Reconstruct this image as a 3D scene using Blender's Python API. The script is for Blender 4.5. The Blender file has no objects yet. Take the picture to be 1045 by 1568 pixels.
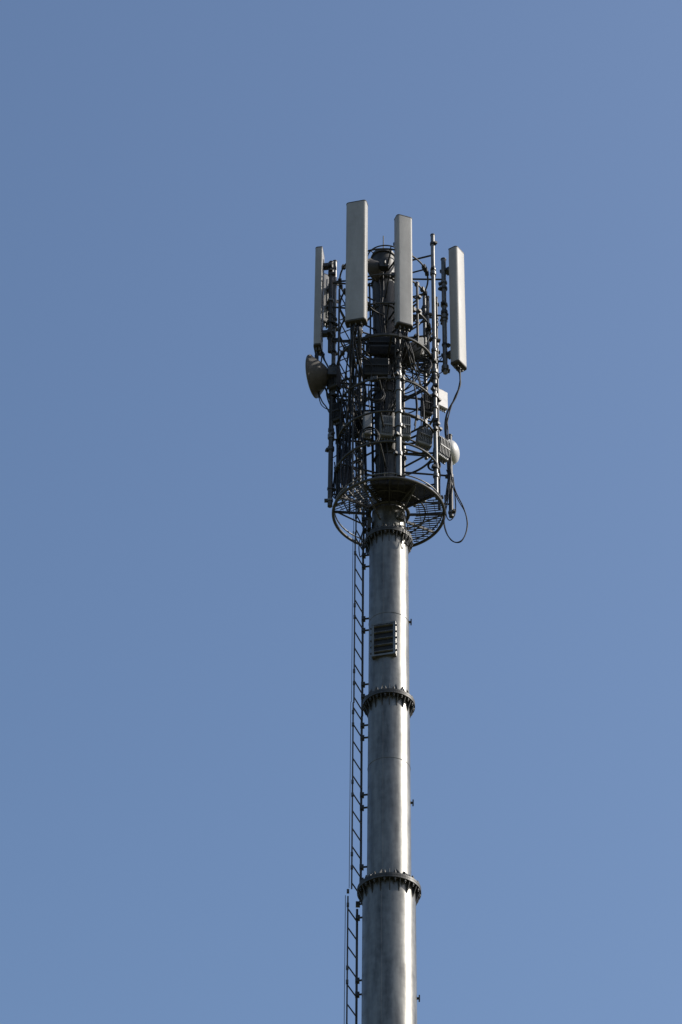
import bpy, math, random
from mathutils import Vector, Matrix
random.seed(7)
scene = bpy.context.scene
E = 1.6                      # eye height: heights below are given above eye level
def V(x, n, H): return Vector((x, -n, H + E))   # n = metres towards the street side

# ------------------------------------------------------------------ materials
def newmat(name):
    m = bpy.data.materials.new(name); m.use_nodes = True
    nt = m.node_tree; b = nt.nodes['Principled BSDF']
    return m, nt, b
def noisy(name, c1, c2, rough=(.4, .6), metallic=0.0, scale=(6, 6, 1), nscale=1.0, bump=0.0, detail=6, spec=.5):
    m, nt, b = newmat(name)
    tc = nt.nodes.new('ShaderNodeTexCoord'); mp = nt.nodes.new('ShaderNodeMapping')
    mp.inputs['Scale'].default_value = scale
    n1 = nt.nodes.new('ShaderNodeTexNoise'); n1.inputs['Scale'].default_value = nscale
    n1.inputs['Detail'].default_value = detail; n1.inputs['Roughness'].default_value = .62
    n2 = nt.nodes.new('ShaderNodeTexNoise'); n2.inputs['Scale'].default_value = nscale * 5
    n2.inputs['Detail'].default_value = 4
    mix = nt.nodes.new('ShaderNodeMath'); mix.operation = 'MULTIPLY_ADD'
    mix.inputs[1].default_value = .35
    r = nt.nodes.new('ShaderNodeValToRGB')
    r.color_ramp.elements[0].position = .42; r.color_ramp.elements[1].position = .82
    r.color_ramp.elements[0].color = (*c1, 1); r.color_ramp.elements[1].color = (*c2, 1)
    mr = nt.nodes.new('ShaderNodeMapRange')
    mr.inputs['From Min'].default_value = .3; mr.inputs['From Max'].default_value = .7
    mr.inputs['To Min'].default_value = rough[0]; mr.inputs['To Max'].default_value = rough[1]
    L = nt.links.new
    L(tc.outputs['Object'], mp.inputs['Vector']); L(mp.outputs[0], n1.inputs['Vector']); L(tc.outputs['Object'], n2.inputs['Vector'])
    L(n2.outputs['Fac'], mix.inputs[0]); L(n1.outputs['Fac'], mix.inputs[2]); L(mix.outputs[0], r.inputs[0])
    L(r.outputs[0], b.inputs['Base Color']); L(n1.outputs['Fac'], mr.inputs['Value']); L(mr.outputs[0], b.inputs['Roughness'])
    b.inputs['Metallic'].default_value = metallic
    b.inputs['Specular IOR Level'].default_value = spec
    if bump:
        bp = nt.nodes.new('ShaderNodeBump'); bp.inputs['Strength'].default_value = bump; bp.inputs['Distance'].default_value = .01
        L(n1.outputs['Fac'], bp.inputs['Height']); L(bp.outputs[0], b.inputs['Normal'])
    return m
GALV = noisy('galvanised_steel', (.075, .073, .067), (.20, .195, .178), (.34, .44), .65, (3, 3, .5), 2.2, .12)
STEEL = noisy('shade_dark_steel', (.022, .022, .021), (.065, .062, .058), (.45, .62), .4, (4, 4, 2), 3, .1)  # near-black base colour stands in for backlit shade on the tower head
PIPE = noisy('zinc_pipe', (.07, .07, .067), (.18, .175, .165), (.36, .52), .55, (5, 5, 1.5), 3)
PANEL = noisy('panel_radome', (.25, .24, .225), (.32, .31, .295), (.45, .58), 0, (3, 3, .6), 2, .03, spec=.25)
CAPM = noisy('end_cap_plastic', (.03, .027, .023), (.055, .05, .044), (.5, .6), 0, (3, 3, 3), 3, spec=.3)
DISHB = noisy('dish_back_brown', (.055, .049, .042), (.09, .08, .07), (.5, .65), .1, (3, 3, 3), 3, spec=.3)  # dark brown-grey over the whole dish back
WHITE = noisy('white_paint', (.36, .355, .34), (.48, .47, .455), (.35, .5), 0, (3, 3, 3), 3)
UNIT = noisy('radio_unit_paint', (.13, .13, .128), (.20, .20, .195), (.45, .6), .1, (3, 3, 3), 4)
DARK = noisy('dark_housing', (.02, .02, .022), (.042, .042, .042), (.5, .7), 0, (3, 3, 3), 4, spec=.3)
BLACK = noisy('cable_rubber_slot_shade', (.006, .006, .007), (.016, .016, .017), (.45, .6), 0, (3, 3, 3), 4, spec=.3)
CONC = noisy('concrete', (.24, .235, .22), (.38, .37, .35), (.8, .95), 0, (1, 1, 1), 3, .3)
GRASS = noisy('grass_ground', (.045, .06, .02), (.11, .10, .05), (.9, 1), 0, (.3, .3, .3), .6, .5)
MATS = [GALV, STEEL, PIPE, PANEL, CAPM, DISHB, WHITE, UNIT, DARK, BLACK, CONC, GRASS]
(G, S, P, PN, CP, DB, W, U, D, BK, CO, GR) = range(12)

# ------------------------------------------------------------------ mesh builder
class Bld:
    def __init__(s): s.v = []; s.f = []; s.m = []; s.s = []
    def add(s, vs, fs, mat, smooth=False):
        o = len(s.v); s.v += [tuple(p) for p in vs]
        for f in fs: s.f.append([i + o for i in f]); s.m.append(mat); s.s.append(smooth and len(f) < 6)
    def path(s, pts, r, mat, n=8, closed=False):
        pts = [Vector(p) for p in pts]; k = len(pts); vs = []; fs = []
        up = None
        for i, p in enumerate(pts):
            if closed: t = pts[(i + 1) % k] - pts[i - 1]
            else: t = pts[min(i + 1, k - 1)] - pts[max(i - 1, 0)]
            t.normalize()
            if up is None:
                up = Vector((0, 0, 1)) if abs(t.z) < .9 else Vector((1, 0, 0))
            a = up - t * up.dot(t)
            if a.length < 1e-4: a = t.orthogonal()
            a.normalize(); b = t.cross(a); up = a
            for j in range(n):
                q = 2 * math.pi * j / n
                vs.append(p + a * math.cos(q) * r + b * math.sin(q) * r)
        for i in range(k if closed else k - 1):
            for j in range(n):
                a0 = i * n + j; a1 = i * n + (j + 1) % n; i2 = (i + 1) % k
                fs.append([a0, a1, i2 * n + (j + 1) % n, i2 * n + j])
        s.add(vs, fs, mat, True)
        if not closed:
            s.add(vs[:n], [list(range(n))[::-1]], mat); s.add(vs[-n:], [list(range(n))], mat)
    def tube(s, a, b, r, mat, n=10): s.path([a, b], r, mat, n)
    def ring(s, c, R, r, mat, seg=72, n=8, a0=0, a1=360):
        c = Vector(c)
        full = abs(a1 - a0) >= 360
        k = seg if full else max(6, int(seg * abs(a1 - a0) / 360))
        pts = [c + Vector((R * math.cos(math.radians(a0 + (a1 - a0) * i / k)), R * math.sin(math.radians(a0 + (a1 - a0) * i / k)), 0)) for i in range(k + (0 if full else 1))]
        s.path(pts, r, mat, n, full)
    def box(s, c, sz, mat, rot=None, bev=0.0):
        x, y, z = [q / 2 for q in sz]; R = rot or Matrix.Identity(3); c = Vector(c)
        if bev <= 0:
            vs = [c + R @ Vector((i, j, k)) for i in (-x, x) for j in (-y, y) for k in (-z, z)]
            s.add(vs, [[0, 1, 3, 2], [4, 6, 7, 5], [0, 4, 5, 1], [2, 3, 7, 6], [0, 2, 6, 4], [1, 5, 7, 3]], mat)
        else:
            b = bev; pr = [(x - b, -y), (x, -y + b), (x, y - b), (x - b, y), (-x + b, y), (-x, y - b), (-x, -y + b), (-x + b, -y)]
            vs = []
            for zz, sc in ((-z, b), (-z + b, 0), (z - b, 0), (z, b)):
                for (px, py) in pr:
                    fx = (x - sc) / x; fy = (y - sc) / y
                    vs.append(c + R @ Vector((px * fx, py * fy, zz)))
            fs = [[7, 6, 5, 4, 3, 2, 1, 0], list(range(24, 32))]
            for l in range(3):
                for j in range(8): fs.append([l * 8 + j, l * 8 + (j + 1) % 8, (l + 1) * 8 + (j + 1) % 8, (l + 1) * 8 + j])
            s.add(vs, fs, mat)
    def lathe(s, prof, mat, seg=48, M=None, caps=True, smooth=True):
        M = M or Matrix.Identity(4); vs = []; fs = []
        for (r, z) in prof:
            for j in range(seg):
                q = 2 * math.pi * j / seg
                vs.append(M @ Vector((r * math.cos(q), r * math.sin(q), z)))
        for i in range(len(prof) - 1):
            for j in range(seg):
                fs.append([i * seg + j, i * seg + (j + 1) % seg, (i + 1) * seg + (j + 1) % seg, (i + 1) * seg + j])
        s.add(vs, fs, mat, smooth)
        if caps:
            s.add(vs[:seg], [list(range(seg))[::-1]], mat); s.add(vs[-seg:], [list(range(seg))], mat)
    def prism(s, poly, thick_vec, mat):
        k = len(poly); vs = [Vector(p) - thick_vec / 2 for p in poly] + [Vector(p) + thick_vec / 2 for p in poly]
        fs = [list(range(k))[::-1], list(range(k, 2 * k))] + [[i, (i + 1) % k, k + (i + 1) % k, k + i] for i in range(k)]
        s.add(vs, fs, mat)
    def make(s, name, parent=None):
        me = bpy.data.meshes.new(name); me.from_pydata(s.v, [], s.f)
        used = sorted(set(s.m)); mp = {u: i for i, u in enumerate(used)}
        for u in used: me.materials.append(MATS[u])
        me.polygons.foreach_set('material_index', [mp[i] for i in s.m])
        me.polygons.foreach_set('use_smooth', s.s); me.update()
        ob = bpy.data.objects.new(name, me); scene.collection.objects.link(ob)
        if parent: ob.parent = parent
        return ob
def spline(pts, sub=7):
    pts = [Vector(p) for p in pts]; out = []
    for i in range(len(pts) - 1):
        p0 = pts[max(i - 1, 0)]; p1 = pts[i]; p2 = pts[i + 1]; p3 = pts[min(i + 2, len(pts) - 1)]
        for k in range(sub):
            t = k / sub
            out.append(.5 * ((2 * p1) + (p2 - p0) * t + (2 * p0 - 5 * p1 + 4 * p2 - p3) * t * t + (3 * p1 - p0 - 3 * p2 + p3) * t ** 3))
    out.append(pts[-1]); return out
def RZ(deg): return Matrix.Rotation(math.radians(deg), 3, 'Z')

tower = bpy.data.objects.new('cell_tower', None); scene.collection.objects.link(tower)

# ------------------------------------------------------------------ pole
def lean(H): return -.085 * max(0, (H - 29.5)) / 5.6
b = Bld()
secs = [(-1.25, 3.6, .58, .56), (3.6, 9.2, .54, .52), (9.2, 14.6, .48, .465), (14.6, 19.3, .43, .415),
        (19.3, 22.69, .375, .37), (22.69, 25.88, .31, .302), (25.88, 28.94, .300, .295), (28.94, 29.75, .27, .25)]
for (h0, h1, r0, r1) in secs:
    b.lathe([(r0, h0 + E), (r1, h1 + E)], G, 64, caps=False)
    for ang in (252, 75):    # longitudinal weld
        a = math.radians(ang)
        b.tube((r0 * math.cos(a), r0 * math.sin(a), h0 + E + .02), (r1 * math.cos(a), r1 * math.sin(a), h1 + E - .02), .004, G, 6)
for (H, r) in ((27.37, .2985), (24.75, .3055), (17, .424)):
    b.ring((0, 0, H + E), r, .004, G, 64, 6)
# upper mast tube, slightly out of plumb
b.path([V(lean(29.6), 0, 29.6), V(lean(33), 0, 33), V(lean(35.05), 0, 35.05)], .19, S, 40)
for H in (30.6, 31.9, 33.1, 33.75, 34.4, 34.98):
    b.ring(V(lean(H), 0, H), .2, .014, S, 40, 6)
pole = b.make('pole', tower)

b = Bld()
def flange(H, R, rl, ru, n=18):
    z = H + E
    for dz in (-.034, .002):
        b.lathe([(rl * .96, z + dz), (R, z + dz), (R, z + dz + .032), (ru * .96, z + dz + .032)], S, 72, caps=False, smooth=False)
    for i in range(n):
        a = 2 * math.pi * (i + .5) / n; c, s_ = math.cos(a), math.sin(a)
        th = Vector((-s_, c, 0)) * .012
        def q(r, zz): return Vector((r * c, r * s_, zz))
        b.prism([q(rl - .004, z - .034), q(R - .012, z - .034), q(R - .02, z - .065), q(rl - .004, z - .22)], th, S)
        b.prism([q(ru - .004, z + .034), q(R - .015, z + .034), q(R - .025, z + .055), q(ru - .004, z + .19)], th, P)
        a2 = a + math.pi / n; c, s_ = math.cos(a2), math.sin(a2); rb = (R + max(rl, ru)) / 2 + .01
        b.tube(q(rb, z - .085), q(rb, z + .09), .011, S, 6)
        b.tube(q(rb, z - .066), q(rb, z - .0345), .02, S, 6); b.tube(q(rb, z + .0345), q(rb, z + .066), .02, S, 6)
for a in ((22.69, .445, .37, .31), (25.88, .38, .302, .30), (28.94, .365, .295, .27), (19.3, .50, .415, .375), (14.6, .56, .465, .43), (9.2, .62, .52, .48), (3.6, .68, .56, .54)):
    flange(*a)
flange(-1.22, .80, .58, .58, 24)
b.make('flanges', tower)

b = Bld()
for (H, r) in ((27.42, .298), (24.18, .308), (21.0, .373), (18.2, .42), (15.2, .43)):
    b.tube((r - .01, .0, H + E), (r + .03, .0, H + E), .018, S, 8)
    b.box((r + .032, 0, H + E), (.018, .07, .07), S)
b.make('earthing_lugs', tower)
b = Bld()
R15 = RZ(-15); cz = 26.86 + E
def q(x, y, z): return R15 @ Vector((x, y, z)) + Vector((0, 0, cz))
w, h = .36, .60
b.box(q(0, -.238, h / 2 - .014), (w, .19, .028), G, R15); b.box(q(0, -.238, -h / 2 + .014), (w, .19, .028), G, R15)
for sx in (-1, 1):
    b.box(q(sx * (w / 2 - .018), -.24, 0), (.036, .18, h - .058), G, R15)
    for k in range(5):
        b.tube(q(sx * (w / 2 + .0), -.31, -.23 + k * .115), q(sx * (w / 2 + .022), -.31, -.23 + k * .115), .016, S, 6)
b.box(q(0, -.288, 0), (w - .074, .035, h - .058), BK, R15)  # black backing sheet, paints the shade inside the louvre slots
for k in range(5):
    Rb = R15 @ Matrix.Rotation(math.radians(-25), 3, 'X')
    b.box(q(0, -.322, -.225 + k * .118), (w - .076, .03, .020), G, Rb)
b.make('louvre_vent', tower)

# ------------------------------------------------------------------ platform
b = Bld()
PH = 29.51
pz = PH + E
b.ring((0, 0, pz), .85, .024, S, 96, 10)
b.ring((0, 0, pz + .10), .835, .011, P, 96, 6)
b.ring((0, 0, pz - .01), .30, .03, S, 48, 8)
b.ring((0, 0, pz), .56, .012, S, 60, 6, -110, 60)
for ang in (-86, -62, -30, 2, 35, 62, 90, 118, 150, 176):
    a = math.radians(ang)     # ang: 0 = +x, 90 = street side
    c, s_ = math.cos(a), math.sin(a)
    b.box((.56 * c, -.56 * s_, pz - .02), (.56, .022, .04), S, Matrix.Rotation(-a, 3, 'Z'))
def ang_ok(x, n, rngs):
    a = math.degrees(math.atan2(n, x)) % 360
    return any((r0 % 360 <= a <= r1 % 360) if r0 % 360 < r1 % 360 else (a >= r0 % 360 or a <= r1 % 360) for r0, r1 in rngs)
def grating(rngs, z, pitch, bw, bh, rot, mat, rmin=.30):
    cr, sr = math.cos(math.radians(rot)), math.sin(math.radians(rot))
    t = -.83
    while t < .83:
        run = []; u = -.84
        while u <= .86:
            x, n = u * cr - t * sr, u * sr + t * cr; rr = math.hypot(x, n)
            if rmin < rr < .83 and ang_ok(x, n, rngs) and u < .85: run.append((x, n))
            else:
                if len(run) > 2:
                    (x0, n0), (x1, n1) = run[0], run[-1]
                    L = math.hypot(x1 - x0, n1 - n0)
                    b.box(((x0 + x1) / 2, -(n0 + n1) / 2, z), (L, bw, bh), mat, Matrix.Rotation(math.radians(-rot), 3, 'Z'))
                run = []
            u += .02
        t += pitch
grating([(-60, 28)], pz + .02, .05, .007, .018, 8, S, .42)
grating([(-60, 28)], pz + .012, .12, .008, .012, 98, S, .42)
grating([(-88, -62)], pz + .02, .045, .007, .02, 0, S, .36)
grating([(30, 112)], pz + .02, .03, .012, .025, 0, S)
grating([(30, 112)], pz + .012, .1, .008, .012, 90, S)
grating([(112, 176)], pz + .02, .05, .006, .016, 30, P)
grating([(112, 176)], pz + .012, .1, .006, .012, 120, P)
b.prism([V(-.28, .32, PH + .06), V(.42, .30, PH + .06), V(.36, .70, PH + .06), V(-.3, .72, PH + .06)], Vector((0, 0, .006)), D)
for ang in (-60, 0, 60, 120, 176):
    a = math.radians(ang)
    b.tube((.78 * math.cos(a), -.78 * math.sin(a), pz - .03), (.27 * math.cos(a), -.27 * math.sin(a), pz - .30), .014, S, 6)
b.make('platform', tower)

# ------------------------------------------------------------------ hoops, arms, pipes
b = Bld()
hoops = [(34.50, .72, .015), (33.92, .72, .015), (33.28, .73, .016), (32.54, .77, .022), (31.63, .76, .018), (30.92, .78, .018), (30.28, .80, .018)]
for (H, R, r) in hoops:
    b.ring(V(lean(H), 0, H), R, r, S, 80, 7)
    for k in range(6):
        a = math.radians(20 + k * 60 + (H * 37) % 25)
        b.tube(V(lean(H) + .17 * math.cos(a), .17 * math.sin(a), H), V(lean(H) + R * math.cos(a), R * math.sin(a), H), r * .9, S, 6)
    for k in range(10):
        a = math.radians(random.uniform(0, 360))
        b.box(V(lean(H) + R * math.cos(a), R * math.sin(a), H), (.06, .05, .07), S, RZ(math.degrees(-a)))
b.ring(V(lean(32.54), 0, 32.60), .74, .01, S, 80, 6)
for k in range(-6, 7):
    y = k * .055
    b.box(V(-.12 + .0, .38 + y * .35, 32.56), (.5, .006, .02), S)
for k in range(9):
    a = math.radians(-30 + k * 12)
    b.tube(V(.25 * math.cos(a), .25 * math.sin(a), 32.55), V(.75 * math.cos(a), .75 * math.sin(a), 32.55), .008, S, 5)
b.make('hoops_and_arms', tower)

b = Bld()
pipes = [  # x, n, H0, H1, r, mat
    (.72, .30, 29.62, 35.24, .033, P), (.14, .80, 29.58, 31.75, .042, P), (.15, .50, 31.9, 35.0, .035, S),
    (-.47, .60, 32.2, 35.0, .035, S), (-.90, .10, 29.56, 32.3, .038, S), (-.88, -.08, 31.4, 34.98, .034, P),
    (.905, .0, 32.45, 34.98, .040, P), (.96, -.10, 29.55, 31.2, .036, S), (.60, -.42, 31.0, 34.6, .030, P),
    (.45, .55, 32.5, 33.9, .020, S), (-.94, .08, 32.8, 34.8, .034, S), (-.45, -.55, 30.0, 34.4, .03, S),
    (.25, -.72, 30.2, 34.2, .03, S), (.78, -.1, 29.7, 34.2, .022, S), (.63, .12, 32.3, 34.0, .028, P)]
for (x, n, h0, h1, r, m) in pipes:
    b.tube(V(x, n, h0), V(x, n, h1), r, m, 14)
    b.tube(V(x, n, h1 - .002), V(x, n, h1 + .015), r * 1.18, CP, 14)
    k = int((h1 - h0) / .28)
    for i in range(k):
        H = random.uniform(h0 + .05, h1 - .1)
        b.tube(V(x, n, H), V(x, n, H + random.uniform(.03, .07)), r * random.uniform(1.25, 1.6), random.choice((S, S, P)), 10)
        a = random.uniform(0, 6.28)
        b.box(V(x + math.cos(a) * r * 1.5, n + math.sin(a) * r * 1.5, H + .02), (.05, .06, .04), S, RZ(random.uniform(0, 90)))
    for H in ((h0 + .25), (h0 + h1) / 2, (h1 - .45)):
        b.tube(V(x, n, H), V(lean(H) + x * .2, n * .2, H), .016, S, 6)
for (xa, na, xb, nb, h0, h1) in ((-.80, .08, -.60, -.12, 29.6, 34.2), (-.56, .35, -.40, .15, 29.6, 33.0)):
    b.tube(V(xa, na, h0), V(xa, na, h1), .016, S, 6); b.tube(V(xb, nb, h0), V(xb, nb, h1), .016, S, 6)
    H = h0
    while H < h1 - .3:
        b.tube(V(xa, na, H), V(xb, nb, H + .3), .010, S, 5); b.tube(V(xb, nb, H), V(xa, na, H + .3), .010, S, 5)
        H += .3
b.tube(V(lean(35), 0, 35.0), V(lean(35), 0, 35.52), .009, S, 6)
b.ring(V(-.05, 0, 35.0), .30, .012, S, 40, 6)
for k in range(5):
    a = k * 1.256
    b.tube(V(-.08, 0, 34.9), V(-.05 + .3 * math.cos(a), .3 * math.sin(a), 35.0), .01, S, 5)
b.make('mounting_pipes', tower)

# ------------------------------------------------------------------ ladder
b = Bld()
for (h0, h1, xa, xb) in ((-1.5, 22.5, -.57, -.44), (22.62, 25.80, -.520, -.392), (25.8, 29.0, -.510, -.386), (28.95, 30.2, -.50, -.38)):
    na, nb = .17, -.16
    b.tube(V(xa, na, h0), V(xa, na, h1), .011, S, 8); b.tube(V(xb, nb, h0), V(xb, nb, h1), .017, S, 8)
    b.tube(V(xa - .035, na + .02, h0), V(xa - .035, na + .02, h1), .005, S, 5)
    H = h0 + .1; i = 0
    while H < h1 - .05:
        b.tube(V(xa, na, H), V(xb, nb, H), .010, S, 6); H += .30
    H = h0 + .35 if h0 > 0 else .4
    while H < h1:
        for dz in (0, .22):
            b.tube(V(xb, nb, H + dz), V(xb + .20, -.12, H + dz), .016, S, 6)
            b.box(V(xb + .01, nb, H + dz), (.06, .07, .06), S); b.box(V(xa, na, H + dz), (.035, .04, .05), S)
        H += 1.22
for k in range(3):
    x = -.40 + k * .022
    b.tube(V(x + .06, -.22 - .02 * k, 28.9), V(x + .06, -.22 - .02 * k, 30), .010, BK, 6)
ladder = b.make('access_ladder', tower)

# ------------------------------------------------------------------ panel antennas
def panel(x, n, h0, h1, w, d, yaw, tilt=0.0, brk=True):
    b = Bld(); ya = math.radians(yaw)
    f = Vector((math.sin(ya), -math.cos(ya), 0)); r = Vector((math.cos(ya), math.sin(ya), 0))
    c = V(x, n, 0); c.z = E
    sec = []
    rb, rf = .012, min(.045, d * .35)
    def arc(cx, cy, rad, a0, a1, k):
        for i in range(k + 1):
            a = math.radians(a0 + (a1 - a0) * i / k); sec.append((cx + rad * math.cos(a), cy + rad * math.sin(a)))
    arc(w / 2 - rf, d / 2 - rf, rf, 0, 90, 6); arc(-w / 2 + rf, d / 2 - rf, rf, 90, 180, 6)
    arc(-w / 2 + rb, -d / 2 + rb, rb, 180, 270, 3); arc(w / 2 - rb, -d / 2 + rb, rb, 270, 360, 3)
    k = len(sec)
    def lay(H, sc=1.0):
        tl = math.tan(math.radians(tilt)) * (h1 - H)
        return [c + r * (p[0] * sc) + f * (p[1] * sc - tl) + Vector((0, 0, H)) for p in sec]
    def loft(hs, mat, bottom=False, top=False):
        vs = []; fs = []
        for (H, sc) in hs: vs += lay(H, sc)
        for l in range(len(hs) - 1):
            for j in range(k): fs.append([l * k + j, l * k + (j + 1) % k, (l + 1) * k + (j + 1) % k, (l + 1) * k + j])
        b.add(vs, fs, mat, True)
        if bottom: b.add(vs[:k], [list(range(k))[::-1]], mat)
        if top: b.add(vs[-k:], [list(range(k))], mat)
    loft([(h0 + .02, 1), (h1 - .02, 1)], PN)
    loft([(h1 - .021, 1.025), (h1 - .004, 1.025), (h1, .99)], CP, True, True)
    loft([(h0 - .004, .96), (h0, 1.02), (h0 + .03, 1.02)], CP, True, True)
    for i in range(6):
        sx = (i % 3 - 1) * w * .27; sy = (-.25 if i < 3 else .12) * d
        p = c + r * sx + f * sy + Vector((0, 0, h0))
        b.tube(p, p - Vector((0, 0, .06)), .014, P, 8)
    if brk:
        for H in (h0 + .35, h1 - .35):
            p = c - f * (d / 2) + Vector((0, 0, H))
            b.box(p - f * .04, (.10, .10, .07), S, RZ(yaw))
            b.box(p - f * .12, (.14, .05, .06), S, RZ(yaw))
            b.tube(p - f * .12 + r * .05, p - f * .2 + r * .05, .008, P, 6); b.tube(p - f * .12 - r * .05, p - f * .2 - r * .05, .008, P, 6)
            b.box(p - f * .2, (.14, .02, .06), S, RZ(yaw))
        b.box(c - f * (d / 2 + .006) + Vector((0, 0, (h0 + h1) / 2)), (w * .35, .012, (h1 - h0) * .8), P, RZ(yaw))
    return b.make('panel_antenna')
panel(-.53, .86, 32.70, 35.38, .335, .15, -15)
panel(.23, .72, 32.76, 35.20, .27, .15, 20)
panel(1.12, .10, 32.50, 35.08, .26, .16, 55)
panel(-1.13, .10, 32.82, 35.03, .26, .12, -98)
panel(-1.0, -.45, 33.9, 35.0, .2, .1, -150)

# ------------------------------------------------------------------ dishes
def dish(c, dr, Dm, depth, radome, backmat=DB, pipe=None, frontmat=PN):
    b = Bld(); dr = Vector(dr).normalized()
    M = Matrix.Translation(c) @ dr.to_track_quat('Z', 'Y').to_matrix().to_4x4()
    R = Dm / 2
    prof = [(.05, -depth), (.07, -depth)]
    for i in range(1, 13):
        t = i / 12; prof.append((.07 + (R - .07) * t, -depth + (depth - .03) * t ** 1.35))
    prof += [(R + .012, -.03), (R + .012, 0), (R, .004)]
    b.lathe(prof, backmat, 56, M, caps=False)
    front = [(R, .004)] + [(R * math.cos(math.radians(a)), .004 + radome * math.sin(math.radians(a))) for a in range(10, 90, 10)] + [(.004, .004 + radome)]
    b.lathe(front, frontmat, 56, M)
    b.lathe([(.06, -depth - .12), (.06, -depth + .02)], S, 16, M)
    if pipe is not None:
        q = M @ Vector((0, 0, -depth - .06))
        b.box(q, (.14, .12, .16), S); b.tube(q, pipe, .022, S, 8)
    return b.make('microwave_dish')
dish(V(-1.21, .15, 32.2), (-.95, .30, .02), .68, .27, .03, pipe=V(-.9, .10, 32.2))
dish(V(.99, -.10, 30.87), (.93, -.3, .0), .38, .1, .11, backmat=W, frontmat=W, pipe=V(.96, -.10, 30.8))
dish(V(.36, .12, 32.75), (.55, .75, .0), .42, .16, .02, backmat=DB, pipe=V(.63, .12, 32.9))
dish(V(-.26, .22, 34.5), (-.7, .5, 0), .38, .16, .03, backmat=DB, pipe=V(-.1, .1, 34.5))

# ------------------------------------------------------------------ radio units
def unit(x, n, H, w, d, h, yaw, mat=U, fins=True, tilt=0):
    b = Bld(); R = RZ(yaw) @ Matrix.Rotation(math.radians(tilt), 3, 'Y'); c = V(x, n, H)
    b.box(c, (w, d, h), mat, R, .012)
    if fins:
        k = max(4, int(w / .028))
        for i in range(k):
            b.box(c + R @ Vector((-w / 2 + .02 + (w - .04) * i / (k - 1), -d / 2 - .012, .01)), (.005, .03, h * .82), mat, R)
        b.box(c + R @ Vector((0, -d / 2 - .016, 0)), (w * .9, .034, .02), mat, R)
    b.box(c + R @ Vector((0, 0, h / 2 + .012)), (w * .3, d * .6, .02), S, R)
    for i in range(4):
        p = c + R @ Vector((-w * .33 + w * .22 * i, 0, -h / 2)); b.tube(p, p - Vector((0, 0, .05)), .012, P, 8)
    b.box(c + R @ Vector((0, d / 2 + .04, 0)), (w * .5, .09, h * .5), S, R)
    q = Vector((lean(H), 0, H + E)); b.tube(c + R @ Vector((0, d / 2 + .04, 0)), q, .018, S, 6)
    return b.make('radio_unit')
unit(-.05, .34, 30.97, .20, .12, .42, 8)
unit(.21, .34, 30.97, .24, .12, .44, 12)
unit(.55, .22, 30.87, .24, .12, .36, 22, tilt=6)
unit(.82, .12, 30.72, .22, .12, .42, 40, tilt=6)
unit(.84, -.18, 32.03, .20, .10, .36, 35, W, False)
unit(-.34, .42, 30.95, .12, .12, .46, 10, U, False)
unit(-.2, .38, 32.17, .40, .14, .36, 0, D)
unit(.60, .02, 31.72, .16, .14, .40, 25, D)
unit(-.12, .30, 32.75, .46, .12, .30, 0, D)
unit(-.86, .16, 32.15, .16, .14, .45, -30, D)
unit(-.80, .12, 31.45, .14, .12, .36, -30, D)
unit(-.45, -.2, 31.5, .22, .12, .45, -20, D)
unit(.5, -.3, 33.3, .14, .1, .4, 30, U, False)
unit(-.60, .0, 33.9, .18, .1, .35, -40, D)

# ------------------------------------------------------------------ cables
b = Bld()
def cable(pts, r=.012, n=6): b.path(spline([V(*p) for p in pts]), r, BK, n)
def drop(x, n, H, tx, tn, tH, k, spread=.05):
    for i in range(k):
        j = lambda s: random.uniform(-s, s)
        x0 = x + j(.07); n0 = n + j(.03); X = tx + j(spread * 1.5); N = tn + j(spread * 1.5)
        m = random.uniform(.25, .45)
        cable([(x0, n0, H), (x0 + j(.02), n0, H - .12), (x0 * (1 - m) + X * m + j(spread), n0 * (1 - m) + N * m + j(spread), H - .45 + j(.1)),
               (X + j(spread), N + j(spread), (H + tH) / 2 + j(.2)), (X + j(spread), N + j(spread), tH + .4), (X, N, tH)], random.choice((.008, .011, .014)))
drop(-.53, .84, 32.66, -.60, .25, 29.7, 9, .08)
drop(-.50, .84, 32.66, -.38, .35, 31.2, 6, .07)
drop(.22, .70, 32.72, .05, .35, 31.3, 5, .06)
drop(.22, .70, 32.72, .45, .40, 30.9, 4, .06)
drop(-1.10, .08, 32.78, -.78, .05, 29.7, 7, .06)
drop(-.9, .1, 32.4, -.66, .1, 29.7, 5, .08)
for i in range(5):
    j = lambda s=.02: random.uniform(-s, s)
    cable([(1.12 + j(), .10 + j(), 32.46), (1.13 + j(), .10, 32.3), (1.12 + j(.015), .10, 32.1), (1.04 + j(), .08, 31.85), (.93 + j(.03), .05, 31.55),
           (.90 + j(.03), .02, 31.2), (.93 + j(.04), 0, 30.6), (.93 + j(.03), -.02, 30.1), (.86, 0, 29.7)], random.choice((.010, .013)))
cable([(.93, 0, 30.9), (.97, .0, 30.3), (1.04, .0, 29.95), (1.15, .02, 29.62), (1.20, .02, 29.3), (1.13, .02, 29.02), (1.0, .02, 28.95), (.88, .02, 29.12), (.84, .02, 29.4), (.90, .0, 29.75), (.93, 0, 30.2)], .010)
cable([(1.0, -.05, 30.3), (1.02, 0, 29.9), (1.02, 0, 29.55), (.94, 0, 29.4), (.88, 0, 29.5), (.86, 0, 29.9)], .009)
cable([(.90, -.1, 30.5), (1.05, -.05, 29.9), (1.17, 0, 29.55), (1.19, 0, 29.25), (1.1, 0, 28.98), (.95, 0, 29.0), (.86, 0, 29.25), (.84, 0, 29.6)], .008)
cable([(-1.06, .1, 32.8), (-1.1, .1, 32.0), (-1.06, .1, 31.75), (-.98, .1, 31.6), (-.9, .1, 31.45), (-.8, .1, 31.6)], .011)
cable([(-1.12, .1, 31.95), (-1.06, .1, 31.65), (-.92, .1, 31.55), (-.85, .1, 31.7)], .008)
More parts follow.
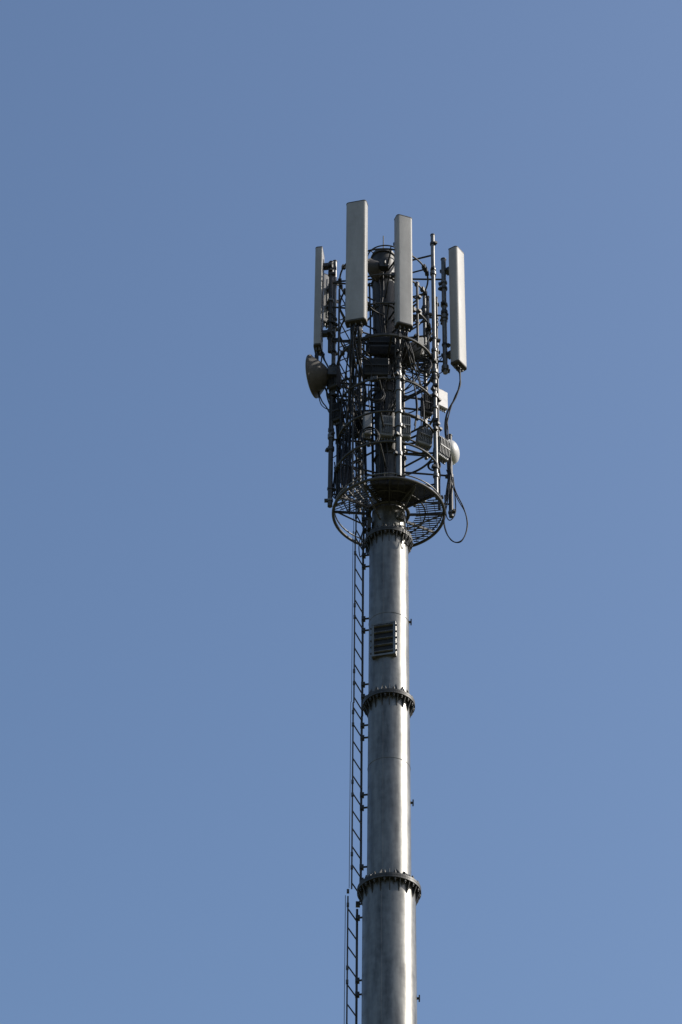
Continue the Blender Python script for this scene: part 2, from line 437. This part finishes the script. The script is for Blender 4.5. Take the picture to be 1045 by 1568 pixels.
cable([(-.85, .1, 32.3), (-.98, .12, 31.9), (-.85, .12, 31.4), (-.72, .1, 31.1), (-.70, .1, 30.5)], .012)
for k in range(4):
    cable([(-.84, .05, 30.2 + .1 * k), (-.86 + .03 * k, .1, 29.8), (-.78, .25, 29.58), (-.6, .3, 29.6)], .010)
for i in range(30):
    a = random.uniform(0, 2 * math.pi); R = .215 + random.random() * .05
    if random.random() < .3: R = random.uniform(.3, .6)
    h0 = random.uniform(31.5, 34.6); pts = []
    H = h0
    while H > 29.6:
        a += random.uniform(-.16, .16)
        pts.append((lean(H) + R * math.cos(a), R * math.sin(a), H)); H -= random.uniform(.35, .6)
    a2 = a; pts.append((R * math.cos(a2), R * math.sin(a2), 29.55))
    if len(pts) > 2: cable(pts, random.choice((.008, .011, .014)))
anch = [(x, n, random.uniform(h0, h1)) for (x, n, h0, h1, r, m) in pipes for _ in range(5)]
anch = [a for a in anch if a[2] < 34.2]
for i in range(46):
    p = random.choice(anch); q2 = random.choice(anch)
    if random.random() < .55: q2 = (random.uniform(-.3, .3), random.uniform(-.2, .35), p[2] + random.uniform(-.8, .2))
    if abs(p[2] - q2[2]) > 1.3 or math.dist(p[:2], q2[:2]) > 1.0: continue
    if max(p[2], q2[2]) > 33.2 and random.random() < .6: continue
    s_ = random.uniform(.08, .35); m = [(p[k] + q2[k]) / 2 for k in range(3)]
    cable([p, (p[0] * .75 + m[0] * .25, p[1] * .75 + m[1] * .25, p[2] - s_ * .6), (m[0], m[1], min(p[2], q2[2]) - s_ * .6 if abs(p[2] - q2[2]) < .5 else m[2] - s_), (q2[0] * .8 + m[0] * .2, q2[1] * .8 + m[1] * .2, q2[2] - s_ * .4), q2], random.choice((.006, .008, .011)))
for (x, n, H, R) in ((-.45, .5, 32.5, .16), (-.3, .55, 30.6, .18), (-.65, .2, 31.0, .14), (.55, .45, 32.2, .14), (-.2, .5, 31.5, .15), (.7, .1, 30.4, .12)):
    for k in range(4):
        rr = R * random.uniform(.85, 1.1); ph = random.uniform(0, 90); tl = random.uniform(-.3, .3)
        b.path([V(x + rr * math.cos(t * .3307) * .8, n + tl * rr * math.sin(t * .3307), H + rr * math.sin(t * .3307)) for t in range(19)], .009, BK, 6, True)
for (x, n) in ((.2, .25), (.24, .2), (-.33, .1), (-.36, -.05)):
    cable([(x * .9, n, 29.5), (x * 1.1, n * 1.05, 29.2), (x * 1.25, n * 1.2, 28.95), (x * 1.2, n * 1.1, 28.7), (x * 1.05, n, 28.8)], .008)
b.make('cables', tower)
b = Bld()
b.box((.16, -.20, 29.28 + E), (.13, .10, .12), P, RZ(20)); b.box((-.30, -.1, 29.2 + E), (.06, .12, .2), S)
b.make('junction_box', tower)

# ------------------------------------------------------------------ foundation and ground
b = Bld(); b.box((0, 0, .16), (3.2, 3.2, .36), CO, None, .03); b.lathe([(1.0, .30), (1.0, .36)], CO, 48); b.make('concrete_foundation', tower)
b = Bld(); s_ = 6000
b.add([(-s_, -s_, 0), (s_, -s_, 0), (s_, s_, 0), (-s_, s_, 0)], [[0, 1, 2, 3]], GR); b.make('ground')

# ------------------------------------------------------------------ light
SUN_EL, SUN_ROT = 38, 90
wd = bpy.data.worlds.new('World'); scene.world = wd; wd.use_nodes = True
nt = wd.node_tree; bg = nt.nodes['Background']
sky = nt.nodes.new('ShaderNodeTexSky'); sky.sky_type = 'NISHITA'; sky.sun_disc = False
sky.sun_elevation = math.radians(SUN_EL); sky.sun_rotation = math.radians(SUN_ROT)
sky.air_density = 1.15; sky.dust_density = 2.6; sky.ozone_density = 4.5
nt.links.new(sky.outputs[0], bg.inputs[0]); bg.inputs[1].default_value = .15
sl = bpy.data.lights.new('sun', 'SUN'); sl.energy = 5.0; sl.angle = math.radians(.5); sl.color = (1, .95, .87)
so = bpy.data.objects.new('sun', sl); scene.collection.objects.link(so)
e, rt = math.radians(SUN_EL), math.radians(SUN_ROT)
sd = Vector((math.sin(rt) * math.cos(e), math.cos(rt) * math.cos(e), math.sin(e)))
so.rotation_euler = sd.to_track_quat('Z', 'Y').to_euler(); so.location = (20, 0, 50)
scene.view_settings.view_transform = 'Standard'; scene.view_settings.look = 'None'; scene.view_settings.exposure = 0

# ------------------------------------------------------------------ camera
cam = bpy.data.cameras.new('camera'); co = bpy.data.objects.new('camera', cam); scene.collection.objects.link(co)
cam.sensor_fit = 'VERTICAL'; cam.sensor_height = 36; cam.lens = 105.6; cam.clip_end = 20000; cam.clip_start = .1
th = math.radians(40); ro = math.radians(.7)
fw = Vector((0, math.cos(th), math.sin(th))); up = Vector((0, -math.sin(th), math.cos(th))); rg = Vector((1, 0, 0))
r2 = rg * math.cos(ro) + up * math.sin(ro); u2 = up * math.cos(ro) - rg * math.sin(ro)
M = Matrix((r2, u2, -fw)).transposed().to_4x4(); M.translation = Vector((-.73, -35.2, E))
co.matrix_world = M
scene.camera = co
